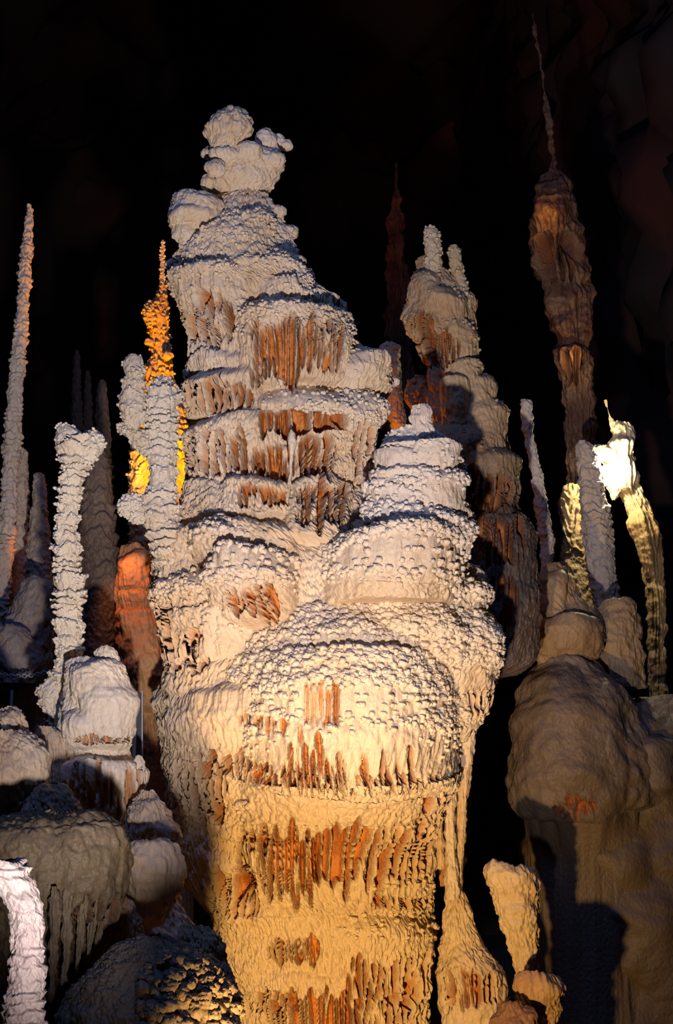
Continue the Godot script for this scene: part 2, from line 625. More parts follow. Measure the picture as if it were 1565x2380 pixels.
func giant() -> void:
	var z := -14.0
	var t := thing("giant_stalagmite", "huge pale tiered stalagmite in the middle with fringed flowstone ledges and rust-orange hollows", "stalagmite", at(780, 2440, z))
	var lobes := [
		# [x, top, half width, bottom, swell, tilt, drop, crest share, popcorn, taper]
		[572, 456, 62, 560, 14, 0, 22, 0.35, 0.6, 0.5], [510, 492, 92, 600, 20, -10, 50, 0.3, 0.5, 0.4], [500, 545, 78, 606, 14, -5, 15, 0.3, 0.5, 0.4], [590, 520, 50, 640, 14, 8, 20, 0.4, 0.2, 0.3],
		[482, 588, 88, 805, 46, -6, 16, 0.2, 0.5, 0.75], [575, 566, 48, 660, 20, 5, 15, 0.3, 0.7, 0.5], [645, 572, 74, 664, 24, 18, 18, 0.3, 0.8, 0.5], [664, 630, 62, 690, 28, 4, 10, 0.35, 0.6, 0.3],
		[682, 672, 128, 868, 54, 18, 32, 0.22, 0.8, 0.55], [745, 690, 66, 790, 40, 14, 16, 0.3, 0.9, 0.4], [520, 792, 86, 850, 20, -4, 10, 0.3, 0.1, 0.4], [515, 832, 92, 955, 48, -24, 18, 0.25, 0.05, 0.5],
		[846, 792, 58, 890, 36, 4, 22, 0.4, 0.35, 0.3], [885, 845, 52, 900, 28, 4, 14, 0.4, 0.5, 0.3], [632, 884, 34, 960, 34, 0, 12, 0.4, 0.4, 0.3], [780, 884, 132, 1105, 62, 4, 18, 0.18, 0.8, 0.45],
		[540, 930, 118, 1115, 52, -34, 14, 0.24, 0.2, 0.55], [640, 1004, 66, 1135, 26, 0, 14, 0.25, 0.3, 0.5], [742, 1000, 56, 1100, 20, 0, 12, 0.3, 0.3, 0.5], [598, 1078, 92, 1192, 50, 0, 42, 0.36, 0.15, 0.4],
		[735, 1082, 74, 1250, 54, 0, 30, 0.2, 0.2, 0.45], [482, 1092, 60, 1195, 34, 0, 26, 0.3, 0.05, 0.3], [824, 1102, 56, 1190, 24, 0, 16, 0.3, 0.0, 0.3], [575, 1188, 112, 1282, 44, 10, 30, 0.4, 0.0, 0.3],
		[462, 1208, 52, 1265, 34, 0, 22, 0.5, 0.0, 0.3], [528, 1196, 68, 1300, 62, -8, 46, 0.5, 0.6, 0.3], [592, 1272, 98, 1446, 82, 0, 28, 0.25, 0.9, 0.5], [404, 1212, 54, 1352, 36, 0, 18, 0.3, 0.2, 0.4],
		[450, 1312, 96, 1480, 44, -14, 24, 0.25, 0.6, 0.4], [470, 1384, 100, 1610, 48, -14, 20, 0.2, 0.4, 0.5], [905, 1236, 152, 1404, 135, 10, 26, 0.32, 1.0, 0.35], [1030, 1326, 112, 1436, 50, 10, 10, 0.3, 0.8, 0.4],
		[800, 1385, 270, 2160, 150, -14, 150, 0.46, 1.0, 0.95, 0.27], [965, 1368, 150, 1600, 62, 46, 24, 0.45, 1.0, 0.9], [1082, 1394, 70, 1672, 44, 6, 20, 0.3, 1.0, 0.4], [655, 1472, 158, 1900, 60, -24, 60, 0.4, 1.0, 0.9, 0.2],
		[930, 1546, 92, 1760, 60, 6, 34, 0.5, 1.0, 0.9], [560, 1560, 190, 1960, 60, -30, 30, 0.2, 0.2, 0.6], [1050, 1600, 70, 1730, 40, 0, 20, 0.3, 0.6, 0.4],
		[640, 1796, 110, 2060, 46, 0, 36, 0.28, 0.9, 0.85, 0.2], [865, 1772, 118, 2040, 50, 6, 18, 0.28, 0.1, 0.85], [480, 1880, 90, 2130, 26, 0, 20, 0.3, 0.0, 0.3], [905, 2008, 92, 2098, 44, 4, 26, 0.4, 0.5, 0.2],
		[650, 2040, 190, 2320, 32, 0, 40, 0.3, 0.0, 0.3], [880, 2098, 132, 2330, 40, 4, 18, 0.3, 0.3, 0.3], [690, 2236, 130, 2420, 30, 0, 20, 0.3, 0.1, 0.3], [900, 2290, 130, 2440, 20, 0, 20, 0.3, 0.1, 0.3],
		[560, 2180, 80, 2440, 20, 0, 20, 0.3, 0.0, 0.3]]
	var zones := [
		# [x, y, half width, half height, strand width, depth, openness]
		[482, 735, 74, 84, 11, 24, 0.62], [640, 815, 62, 80, 12, 22, 0.62], [735, 800, 50, 70, 10, 12, 0.3], [520, 900, 80, 50, 11, 18, 0.5], [690, 968, 84, 46, 26, 26, 0.95], [515, 1045, 80, 72, 12, 24, 0.6],
		[672, 1062, 92, 72, 14, 24, 0.72], [818, 1030, 44, 70, 20, 18, 0.5], [615, 1156, 60, 32, 10, 16, 0.45], [735, 1180, 60, 72, 13, 22, 0.6], [612, 1402, 58, 46, 11, 22, 0.7], [400, 1450, 40, 80, 12, 20, 0.5],
		[460, 1515, 58, 62, 13, 22, 0.6], [1085, 1630, 36, 40, 10, 14, 0.4], [485, 1815, 76, 130, 13, 22, 0.3], [600, 1745, 110, 50, 11, 20, 0.42], [730, 1730, 60, 96, 11, 24, 0.45], [850, 1725, 60, 60, 11, 18, 0.2], [920, 1730, 26, 36, 12, 18, 0.3],
		[640, 1645, 60, 20, 8, 10, 0.0], [745, 1620, 36, 30, 8, 10, 0.0], [640, 2000, 100, 110, 12, 24, 0.5], [830, 1975, 140, 105, 17, 17, 0.62], [935, 1840, 50, 70, 13, 14, 0.45], [915, 2082, 80, 20, 8, 12, 0.5],
		[690, 2210, 60, 40, 10, 18, 0.5], [560, 2080, 60, 80, 14, 16, 0.3], [900, 2285, 120, 80, 16, 17, 0.6], [800, 2360, 190, 66, 14, 20, 0.55], [650, 2330, 60, 40, 12, 16, 0.35]]
	var bands := flow_bands({"tilt": 0.25, "nw": 1, "coral": [5.4, 0.20], "thin": [4.3, 0.72], "soft": 70.0, "z": z, "kz": 0.78, "dy": 2.7, "n": 540, "front": 0.88, "lobes": lobes, "zones": zones, "pop": [10.0, 16.0], "flute": [5.0, 7.0, 14.0], "lump": [5.0, 60.0], "fine": 1.3,
		"c0": Color(0.66, 0.56, 0.46), "c1": Color(0.59, 0.46, 0.33), "low": [1500.0, 2050.0], "cl": Color(0.62, 0.49, 0.33),
		"o": [448, 560, 575, 455, 522, 622, 480, 470, 640, 510, 450, 655, 545, 432, 672, 580, 426, 682, 610, 404, 700, 640, 400, 718, 660, 402, 722, 690, 412, 762, 710, 430, 802, 740, 438, 804, 760, 446, 800, 790, 452, 800, 830, 450, 866, 850, 440, 888,
			870, 432, 902, 900, 436, 900, 930, 440, 888, 970, 446, 868, 1000, 450, 850, 1050, 452, 845, 1100, 446, 850, 1150, 440, 862, 1180, 432, 872, 1215, 404, 910, 1250, 378, 960, 1300, 370, 1040, 1330, 362, 1110, 1360, 363, 1130, 1400, 370, 1122,
			1450, 380, 1130, 1500, 390, 1150, 1530, 395, 1162, 1560, 398, 1150, 1600, 374, 1138, 1640, 358, 1124, 1680, 370, 1108, 1700, 374, 1094, 1750, 380, 1030, 1800, 385, 990, 1850, 392, 976, 1900, 405, 972, 1950, 415, 974, 2000, 416, 985, 2050, 440, 992, 2100, 490, 1000,
			2150, 510, 1000, 2200, 520, 997, 2250, 530, 994, 2300, 545, 990, 2380, 570, 985, 2440, 575, 985]}, [640.0, 860.0, 1120.0, 1330.0, 1640.0, 1900.0])
	var names := ["knobbly_head", "fringed_tier", "fringed_tier", "draped_tier", "coral_shoulder", "fluted_apron", "draped_base"]
	for q in bands.size(): part(names[q], bands[q], t)
	coral(t)
	# the crown of knobs
	var cc := {"z": z, "n": 110, "dy": 2.2, "pop": [4.0, 16.0], "popall": 0.5, "flute": [2.6, 7.0, 10.0], "lump": [4.0, 30.0], "c0": Color(0.68, 0.59, 0.50), "c1": Color(0.60, 0.47, 0.34), "kz": 0.9}
	var k := func(o: Array, more := {}) -> ArrayMesh:
		var d := cc.duplicate()
		d.o = o
		d.merge(more, true)
		return flow(d)
	part("crown_cap", k.call([254, 530, 542, 258, 516, 560, 266, 504, 574, 280, 490, 583, 298, 479, 586, 310, 477, 583, 322, 485, 572, 335, 490, 560, 350, 494, 552, 365, 500, 548], {"flute": [4.0, 9.0, 8.0], "popall": 0.1, "z": z + 0.28}), t)
	part("crown_cup", k.call([352, 520, 600, 360, 500, 630, 372, 492, 652, 385, 490, 661, 400, 487, 652, 420, 480, 640, 432, 482, 634, 445, 498, 614, 456, 514, 600, 470, 520, 600], {"flute": [4.0, 9.0, 8.0], "popall": 0.3, "seed": 4.0}), t)
	part("shoulder_knob", k.call([447, 424, 440, 454, 406, 482, 466, 400, 512, 480, 398, 526, 495, 394, 530, 510, 391, 520, 524, 396, 500, 545, 408, 484, 565, 424, 474, 590, 434, 460], {"z": z + 0.2, "seed": 7.0, "popall": 0.4, "lobes": [[430, 450, 44, 500, 16, 0, 8, 0.4, 0.2, 0.4], [480, 456, 40, 510, 14, 0, 8, 0.4, 0.2, 0.4], [415, 495, 34, 590, 14, 0, 8, 0.3, 0.5, 0.5]], "tilt": 1.0}), t)
	for b in [[487, 358, 18, 15, 0.1], [520, 362, 34, 20, 0.3], [578, 354, 30, 22, 0.3], [618, 327, 26, 25, 0.1], [645, 325, 14, 14, 0.0], [664, 338, 15, 12, 0.0], [633, 352, 18, 16, 0.1], [640, 372, 24, 20, 0.2], [500, 392, 22, 20, 0.4], [486, 424, 19, 16, 0.2],
			[433, 472, 34, 26, 0.1], [470, 478, 40, 22, 0.3],  [648, 492, 16, 15, 0.1], [630, 500, 18, 18, 0.1], [666, 540, 24, 17, 0.0], [650, 552, 20, 18, 0.1], [398, 616, 14, 12, 0.1], [396, 655, 5, 6, 0.0], [688, 606, 20, 12, 0.3],
			[640, 890, 24, 14, 0.7], [905, 888, 26, 10, 0.1], [1100, 1346, 34, 22, 0.5]]:
		part("knob", k.call(ell(b[0], b[1], b[2], b[3]), {"z": z + b[4], "n": 64, "seed": b[0], "pop": [3.0, 12.0], "kz": 1.0}), t)
	part("drapery_strand", flow({"z": z + 1.02, "n": 22, "dy": 4.0, "kz": 1.2, "o": [1000, 676, 680, 1008, 671, 686, 1030, 669, 690, 1056, 674, 683, 1110, 671, 678, 1150, 664, 675, 1165, 664, 674, 1200, 671, 678, 1235, 673, 680, 1265, 672, 684], "c0": Color(0.68, 0.60, 0.52)}), t, null, "long thin white strand hanging in front of the hollows")
	# hanging strands and the pedestal on the right
	var rust := Color(0.50, 0.24, 0.07)
	part("drapery_back", flow({"z": z + 0.2, "n": 80, "dy": 6.0, "kz": 0.4, "flute": [5.0, 14.0, 20.0], "lump": [4.0, 50.0], "c0": rust, "c1": Color(0.42, 0.17, 0.05), "o": [1700, 985, 1085, 1800, 992, 1078, 1900, 1000, 1070, 2000, 1018, 1062, 2060, 1028, 1058]}), t, null, "rust-orange recess behind the hanging strands")
	for s in [[990, 1006, 1700, 1000, 2090, 10, 5, 0.45], [1008, 1018, 1690, 1024, 2020, 11, 6, 0.55], [1030, 1024, 1690, 1046, 1900, 12, 5, 0.62], [1052, 1046, 1680, 1052, 2090, 17, 13, 0.6], [1086, 1074, 1680, 1060, 2080, 19, 11, 0.5]]:
		var o := []
		for q in 9:
			var u := q / 8.0
			var x := lerpf(s[0], s[1], thr(0, 0.5, u)) if u < 0.5 else lerpf(s[1], s[3], thr(0.5, 1, u))
			var w := lerpf(s[5], s[6], thr(0.0, 0.6, u)) * (1.0 if u < 0.85 else 1.25)
			o.append_array([lerpf(s[2], s[4], u), x - w, x + w])
		part("drapery_strand", flow({"z": z + s[7], "n": 36, "dy": 5.0, "kz": 1.3, "o": o, "flute": [2.0, 6.0, 30.0], "lump": [3.0, 40.0], "c0": Color(0.66, 0.55, 0.42), "c1": Color(0.60, 0.44, 0.28), "seed": s[0]}), t)
	part("pedestal", flow({"z": z + 0.5, "n": 120, "dy": 3.5, "kz": 0.9, "flute": [3.0, 9.0, 16.0], "lump": [5.0, 60.0], "c0": Color(0.62, 0.50, 0.36), "c1": Color(0.54, 0.40, 0.25), "seed": 8.0,
		"zones": [[1100, 2310, 80, 60, 13, 14, 0.4]], "o": [2030, 1040, 1066, 2080, 1036, 1082, 2130, 1032, 1096, 2190, 1028, 1120, 2230, 1022, 1150, 2260, 1016, 1168, 2290, 1018, 1176, 2340, 1024, 1176, 2440, 1036, 1168]}), t)


var grey := {"c0": Color(0.62, 0.57, 0.51), "c1": Color(0.52, 0.45, 0.37), "n": 110, "dy": 2.6, "pop": [3.0, 9.0], "popall": 0.9, "plate": [0.34, 18.0, 0.35], "lump": [3.0, 30.0], "kz": 0.95, "coral": [3.0, 0.11], "rim": 5.0}

func mk(base: Dictionary, more: Dictionary) -> Dictionary:
	var d := base.duplicate()
	d.merge(more, true)
	return d

func left_side() -> void:
	# far left
	stalagmite("tall_stalagmite", "very tall thin grey stalagmite with ragged rims at the far left edge", [["trunk", mk(grey, {"z": -17.0, "plate": [0.38, 15.0, 0.4], "n": 70, "seed": 1.0, "c0": Color(0.50, 0.45, 0.40), "c1": Color(0.42, 0.36, 0.30),
		"o": [476, 67, 71, 484, 62, 75, 500, 60, 78, 540, 56, 76, 580, 50, 76, 620, 46, 71, 660, 43, 70, 700, 38, 68, 760, 34, 66, 800, 30, 61, 860, 25, 56, 920, 18, 52, 980, 14, 48, 1040, 9, 45, 1100, 5, 41, 1200, 0, 38, 1300, -8, 30, 1400, -12, 24, 1500, -18, 20, 1640, -20, 20]})]])
	stalagmite("stalagmite", "short blunt grey stalagmite leaning close beside the very tall thin one", [["trunk", mk(grey, {"z": -17.8, "n": 70, "seed": 2.0, "plate": [0.16, 20.0, 0.8], "c0": Color(0.46, 0.42, 0.38), "c1": Color(0.36, 0.31, 0.26), "o": [1042, 44, 56, 1055, 37, 64, 1100, 26, 66, 1200, 18, 66, 1300, 15, 62, 1400, 10, 60, 1600, 5, 60]})]])
	stalagmite("stalagmite", "dim grey-brown stalagmite with a blunt head, lit amber low on its left side", [["trunk", mk(grey, {"z": -16.8, "n": 80, "seed": 3.0, "plate": [0.14, 19.0, 0.8], "c0": Color(0.40, 0.33, 0.27), "c1": Color(0.30, 0.24, 0.19), "o": [1101, 86, 98, 1110, 78, 104, 1130, 76, 104, 1160, 76, 108, 1200, 70, 112, 1260, 66, 116, 1320, 62, 118, 1400, 60, 122, 1600, 55, 122]})]])
	var dark := {"c0": Color(0.26, 0.23, 0.22), "c1": Color(0.20, 0.16, 0.14), "n": 110, "dy": 4.0, "pop": [4.0, 13.0], "popall": 0.6, "lump": [6.0, 50.0], "plate": [0.05, 34.0, 0.8]}
	stalagmite("flowstone_mound", "dark slate-grey tiered flowstone mound above the chain at the left edge", [
		["upper_tier", mk(dark, {"z": -15.6, "o": [1340, 70, 92, 1352, 52, 116, 1380, 40, 122, 1410, 26, 124, 1450, 8, 125, 1480, 0, 122, 1560, -10, 112, 1640, -10, 106]})],
		["lower_tier", mk(dark, {"z": -15.2, "seed": 5.0, "o": [1452, 16, 40, 1462, -10, 58, 1485, -24, 78, 1520, -34, 96, 1545, -36, 100, 1570, -34, 92, 1590, -30, 84]})]], "", "mound")
	stalagmite("flowstone_curtain", "dark brown streaked flowstone curtain hanging below the chain at the left edge", [["curtain", {"z": -16.0, "n": 120, "dy": 5.0, "flute": [6.0, 12.0, 18.0], "c0": Color(0.17, 0.10, 0.08), "c1": Color(0.22, 0.09, 0.06), "o": [1540, -60, 116, 1600, -60, 130, 1700, -60, 150, 1800, -60, 180]}]], "", "flowstone")
	# dark stalagmites behind
	var dim := {"c0": Color(0.20, 0.13, 0.09), "c1": Color(0.15, 0.09, 0.06), "n": 60, "dy": 3.5, "pop": [3.0, 10.0], "popall": 0.9, "plate": [0.3, 22.0, 0.4], "coral": [3.4, 0.10]}
	stalagmite("stalagmite", "faint slim brown stalagmite, leftmost of three in the dark behind the white trunk", [["trunk", mk(dim, {"z": -27.0, "seed": 6.0, "o": [815, 176, 181, 830, 172, 186, 900, 168, 188, 1000, 166, 192, 1200, 160, 200]})]])
	stalagmite("stalagmite", "faint slim brown stalagmite, middle one of three in the dark behind the white trunk", [["trunk", mk(dim, {"z": -26.0, "seed": 7.0, "o": [862, 201, 206, 880, 197, 211, 960, 194, 214, 1050, 192, 218, 1200, 188, 222]})]])
	stalagmite("stalagmite", "faint brown stalagmite, rightmost and thickest of three in the dark behind the white trunk", [["trunk", mk(dim, {"z": -23.0, "seed": 8.0, "o": [884, 233, 242, 894, 229, 247, 920, 224, 250, 960, 221, 254, 1000, 222, 256, 1060, 215, 258, 1200, 205, 262]})]])
	stalagmite("stalagmite", "broad dark brown stalagmite with bulging tiers right behind the white trunk", [["trunk", mk(dim, {"z": -15.5, "n": 110, "dy": 3.5, "seed": 9.0, "plate": [0.16, 34.0, 0.5], "c0": Color(0.13, 0.10, 0.085), "c1": Color(0.10, 0.07, 0.055), "o": [1050, 222, 246, 1070, 208, 254, 1100, 200, 258, 1150, 190, 262, 1200, 186, 266, 1260, 185, 270, 1340, 190, 272, 1400, 195, 270, 1480, 198, 270, 1560, 200, 262, 1650, 200, 262]})]])
	# the amber-lit one
	stalagmite("spired_stalagmite", "amber-lit stalagmite with a thin spire behind the twin-headed white one", [
		["trunk", mk(grey, {"z": -18.0, "seed": 10.0, "n": 120, "plate": [0.12, 30.0, 0.9], "pop": [4.0, 14.0], "c0": Color(0.58, 0.46, 0.30), "c1": Color(0.50, 0.34, 0.16), "o": [690, 362, 386, 710, 350, 390, 722, 342, 392, 760, 346, 392, 800, 350, 392, 830, 352, 395, 850, 340, 400, 870, 332, 404, 900, 326, 408, 940, 314, 416, 1000, 308, 438, 1050, 305, 450, 1100, 302, 452, 1160, 300, 450, 1300, 300, 448]})],
		["spire", mk(grey, {"z": -18.0, "seed": 11.0, "n": 44, "plate": [0.3, 9.0, 0.9], "pop": [2.0, 7.0], "c0": Color(0.58, 0.46, 0.30), "c1": Color(0.50, 0.34, 0.16), "o": [560, 377.5, 379, 620, 375, 382, 660, 373, 384, 680, 369, 386, 705, 363, 389, 720, 360, 390]})],
		["knob", mk(grey, {"z": -17.9, "seed": 12.0, "n": 50, "plate": [0.0, 20.0, 0.5], "c0": Color(0.58, 0.46, 0.30), "o": ell(349, 730, 15, 28)})],
		["knob", mk(grey, {"z": -17.9, "seed": 13.0, "n": 40, "plate": [0.0, 20.0, 0.5], "c0": Color(0.58, 0.46, 0.30), "o": ell(346, 794, 10, 8)})],
		["knob", mk(grey, {"z": -17.8, "seed": 14.0, "n": 40, "plate": [0.0, 20.0, 0.5], "c0": Color(0.58, 0.46, 0.30), "o": ell(390, 827, 11, 10)})]])
	# twin-headed white one
	var jz := -13.3
	stalagmite("twin_stalagmite", "white twin-headed stalagmite with side arm and bulbous knob, touching the giant's left", [
		["trunk", mk(grey, {"z": jz, "seed": 15.0, "n": 130, "dy": 2.5, "plate": [0.24, 22.0, 0.4], "pop": [3.5, 10.0], "c1": Color(0.56, 0.47, 0.38), "o": [877, 368, 386, 884, 358, 395, 895, 350, 401, 908, 344, 408, 922, 340, 418, 935, 340, 416, 945, 338, 411, 980, 339, 411, 1010, 343, 409, 1050, 342, 411, 1090, 348, 409, 1130, 343, 412, 1160, 328, 412, 1190, 320, 420, 1215, 331, 418, 1240, 346, 440, 1280, 351, 445, 1310, 362, 440, 1350, 376, 436, 1420, 390, 430]})],
		["head", mk(grey, {"z": jz + 0.1, "seed": 16.0, "n": 90, "dy": 2.5, "plate": [0.10, 36.0, 0.6], "o": [824, 302, 314, 830, 295, 325, 840, 290, 331, 855, 289, 333, 875, 291, 335, 893, 284, 336, 905, 282, 332, 930, 280, 336, 950, 279, 338, 968, 284, 340, 985, 292, 332, 998, 300, 318]})],
		["arm", mk(grey, {"z": jz, "seed": 17.0, "n": 70, "dy": 2.0, "plate": [0.0, 30.0, 0.6], "flute": [2.0, 8.0, 8.0], "o": [988, 274, 288, 994, 272, 318, 1004, 280, 336, 1016, 296, 348, 1032, 312, 352, 1048, 326, 352, 1060, 336, 350]})],
		["knob", mk(grey, {"z": jz + 0.05, "seed": 18.0, "n": 70, "dy": 2.0, "plate": [0.0, 30.0, 0.6], "o": ell(304, 1176, 27, 27, 6)})],
		["knob", mk(grey, {"z": jz + 0.05, "seed": 19.0, "n": 60, "dy": 2.0, "plate": [0.0, 30.0, 0.6], "o": ell(322, 1200, 22, 17)})]])
	# red one
	stalagmite("red_stalagmite", "rust-red rounded stalagmite with cracked tiers between the white pedestal and the giant one", [["trunk", {"z": -15.4, "n": 120, "dy": 3.0, "seed": 20.0, "flute": [3.0, 12.0, 10.0], "lump": [5.0, 40.0], "pop": [4.0, 14.0], "c0": Color(0.50, 0.28, 0.13), "c1": Color(0.36, 0.15, 0.07), "coral": [3.5, 0.08],
		"lobes": [[312, 1268, 44, 1350, 16, 0, 14, 0.4, 0.9, 0.3], [314, 1350, 46, 1406, 16, 0, 8, 0.3, 0.4, 0.2], [318, 1400, 54, 1560, 20, 4, 10, 0.2, 0.2, 0.3], [345, 1480, 46, 1640, 24, 0, 16, 0.3, 0.0, 0.3]],
		"o": [1266, 300, 318, 1274, 288, 334, 1290, 281, 348, 1310, 276, 354, 1340, 272, 357, 1360, 271, 357, 1395, 273, 352, 1405, 276, 350, 1440, 274, 360, 1480, 272, 368, 1520, 273, 376, 1560, 280, 386, 1590, 288, 390, 1640, 296, 386, 1760, 300, 386]}]])
	# white trunk and pedestal
	var ez := -12.8
	stalagmite("white_stalagmite", "white forked-topped stalagmite like a palm trunk of ragged stacked rims, left of the giant one", [
		["trunk", mk(grey, {"z": ez, "seed": 21.0, "n": 150, "dy": 2.5, "plate": [0.42, 21.0, 0.35], "pop": [3.5, 10.0], "c0": Color(0.66, 0.61, 0.54), "c1": Color(0.58, 0.50, 0.40), "o": [1022, 146, 216, 1040, 142, 222, 1060, 142, 216, 1085, 146, 206, 1100, 144, 198, 1130, 136, 192, 1150, 138, 192, 1170, 134, 184, 1200, 132, 184, 1230, 129, 180, 1270, 128, 182, 1290, 127, 184, 1320, 130, 180, 1350, 130, 192, 1380, 131, 196, 1400, 129, 190, 1430, 127, 188, 1450, 128, 198, 1470, 129, 192, 1490, 130, 188, 1520, 128, 192, 1545, 124, 184, 1580, 120, 166, 1600, 118, 160]})],
		["head", mk(grey, {"z": ez, "seed": 22.0, "n": 80, "dy": 2.2, "plate": [0.08, 22.0, 0.6], "c0": Color(0.66, 0.61, 0.54), "o": [987, 142, 160, 994, 134, 176, 1006, 131, 188, 1020, 131, 192, 1034, 129, 196, 1050, 134, 190, 1070, 146, 180]})],
		["head", mk(grey, {"z": ez + 0.05, "seed": 23.0, "n": 80, "dy": 2.2, "plate": [0.06, 18.0, 0.6], "c0": Color(0.66, 0.61, 0.54), "o": [1001, 208, 224, 1008, 199, 234, 1018, 194, 238, 1030, 188, 242, 1046, 186, 238, 1062, 184, 230, 1080, 176, 214]})],
		["foot", mk(grey, {"z": ez - 0.05, "seed": 24.0, "n": 90, "plate": [0.12, 26.0, 0.9], "c1": Color(0.52, 0.43, 0.30), "o": [1560, 118, 168, 1585, 104, 164, 1605, 86, 160, 1625, 90, 158, 1650, 98, 156, 1680, 112, 156, 1710, 126, 156, 1760, 134, 158]})]])
	var fz := -12.4
	var ped := {"rc": Color(0.48, 0.28, 0.15), "rd": Color(0.40, 0.20, 0.10), "z": fz, "n": 170, "dy": 2.6, "pop": [4.0, 12.0], "flute": [2.6, 7.0, 13.0], "lump": [4.0, 40.0], "c0": Color(0.64, 0.58, 0.52), "c1": Color(0.56, 0.47, 0.38)}
	stalagmite("pedestal_stalagmite", "stout grey-white pedestal-shaped stalagmite with a rusty fringe, in front of the white trunk", [
		["tiers", mk(ped, {"lobes": [[218, 1532, 66, 1625, 30, 8, 12, 0.3, 0.1, 0.4], [246, 1582, 74, 1728, 34, 8, 14, 0.3, 0.5, 0.5], [180, 1640, 44, 1735, 26, 0, 10, 0.3, 0.1, 0.4], [225, 1760, 90, 1990, 40, 6, 10, 0.16, 0.05, 0.6], [318, 1780, 26, 1830, 20, 0, 6, 0.4, 0.6, 0.3]],
			"zones": [[235, 1712, 76, 20, 7, 12, 0.55], [240, 1836, 86, 66, 12, 8, 0.05]],
			"o": [1530, 172, 226, 1540, 156, 250, 1560, 152, 274, 1585, 150, 296, 1600, 149, 311, 1620, 148, 314, 1650, 142, 311, 1680, 133, 309, 1700, 135, 304, 1714, 139, 296, 1725, 146, 298, 1755, 148, 301, 1765, 145, 308, 1785, 142, 322, 1800, 143, 339, 1820, 148, 337, 1850, 160, 330, 1880, 172, 320, 1910, 190, 312, 1960, 212, 304, 2020, 222, 300]})],
		["knob", mk(ped, {"z": fz + 0.1, "popall": 0.4, "n": 80, "seed": 2.0, "plate": [0.12, 15.0, 0.5], "o": [1501, 236, 252, 1506, 227, 264, 1516, 222, 272, 1528, 224, 276, 1540, 226, 280, 1552, 232, 284, 1566, 232, 287, 1580, 240, 284]})],
		["knob", mk(ped, {"z": fz + 0.2, "popall": 0.8, "n": 60, "seed": 3.0, "o": ell(322, 1776, 12, 22)})],
		["knob", mk(ped, {"z": fz + 0.15, "popall": 0.8, "n": 60, "seed": 4.0, "o": ell(326, 1800, 15, 14)})]])
	# mounds at the lower left
	var tan_ := {"n": 130, "dy": 3.2, "pop": [4.0, 16.0], "popall": 0.2, "flute": [5.5, 9.0, 12.0], "lump": [8.0, 60.0], "c0": Color(0.50, 0.42, 0.34), "c1": Color(0.42, 0.31, 0.22)}
	stalagmite("boulder", "cream rounded flowstone boulder at the left edge under the chain post", [
		["upper_lump", mk(tan_, {"z": -11.9, "seed": 31.0, "lobes": [[0, 1648, 56, 1730, 20, 0, 10, 0.4, 0.1, 0.3]], "o": [1646, -20, 20, 1652, -40, 40, 1670, -50, 50, 1690, -54, 54, 1720, -60, 62, 1780, -60, 60]})],
		["lower_lump", mk(tan_, {"z": -11.6, "seed": 32.0, "lobes": [[60, 1705, 60, 1880, 24, 0, 12, 0.5, 0.3, 0.4], [10, 1730, 70, 1860, 24, 0, 14, 0.5, 0.2, 0.4]], "o": [1700, -30, 58, 1712, -60, 80, 1730, -70, 96, 1760, -76, 110, 1800, -76, 111, 1830, -70, 104, 1860, -60, 94, 1900, -60, 84]})]], "", "boulder")
	stalagmite("rock_lump", "small brown knobbly rock wedged between the cream boulder and the pedestal stalagmite", [["lump", mk(tan_, {"z": -12.2, "seed": 33.0, "popall": 0.6, "c0": Color(0.42, 0.34, 0.27), "c1": Color(0.34, 0.24, 0.17), "o": [1690, 96, 124, 1705, 84, 140, 1740, 90, 148, 1780, 96, 150, 1830, 100, 156, 1900, 90, 170]})]], "", "rock")
	stalagmite("rock_lump", "low brown rounded rock just above the olive mound, left of the pedestal's foot", [["lump", mk(tan_, {"z": -11.3, "seed": 34.0, "popall": 0.4, "c0": Color(0.36, 0.29, 0.23), "c1": Color(0.30, 0.22, 0.16), "o": [1822, 100, 136, 1835, 80, 158, 1860, 64, 172, 1890, 54, 184, 1960, 40, 200]})]], "", "rock")
	var olive_strand := func(x0: float, y0: float, x1: float, y1: float, w: float) -> Dictionary:
		var o := []
		for q in 9:
			var u := q / 8.0
			var x := lerpf(x0, x1, u * u)
			var ww := w * (1.3 - 0.95 * u) * (thr(-0.1, 0.2, u) + 0.05)
			o.append_array([lerpf(y0, y1, u), x - ww, x + ww])
		return mk(tan_, {"z": -10.4 + 0.68 - 0.0030 * maxf(0.0, x0 - 120.0), "n": 30, "dy": 4.0, "o": o, "popall": 0.0, "flute": [3.0, 8.0, 24.0], "lump": [3.0, 30.0], "seed": x0, "c0": Color(0.20, 0.165, 0.12), "c1": Color(0.15, 0.115, 0.08)})
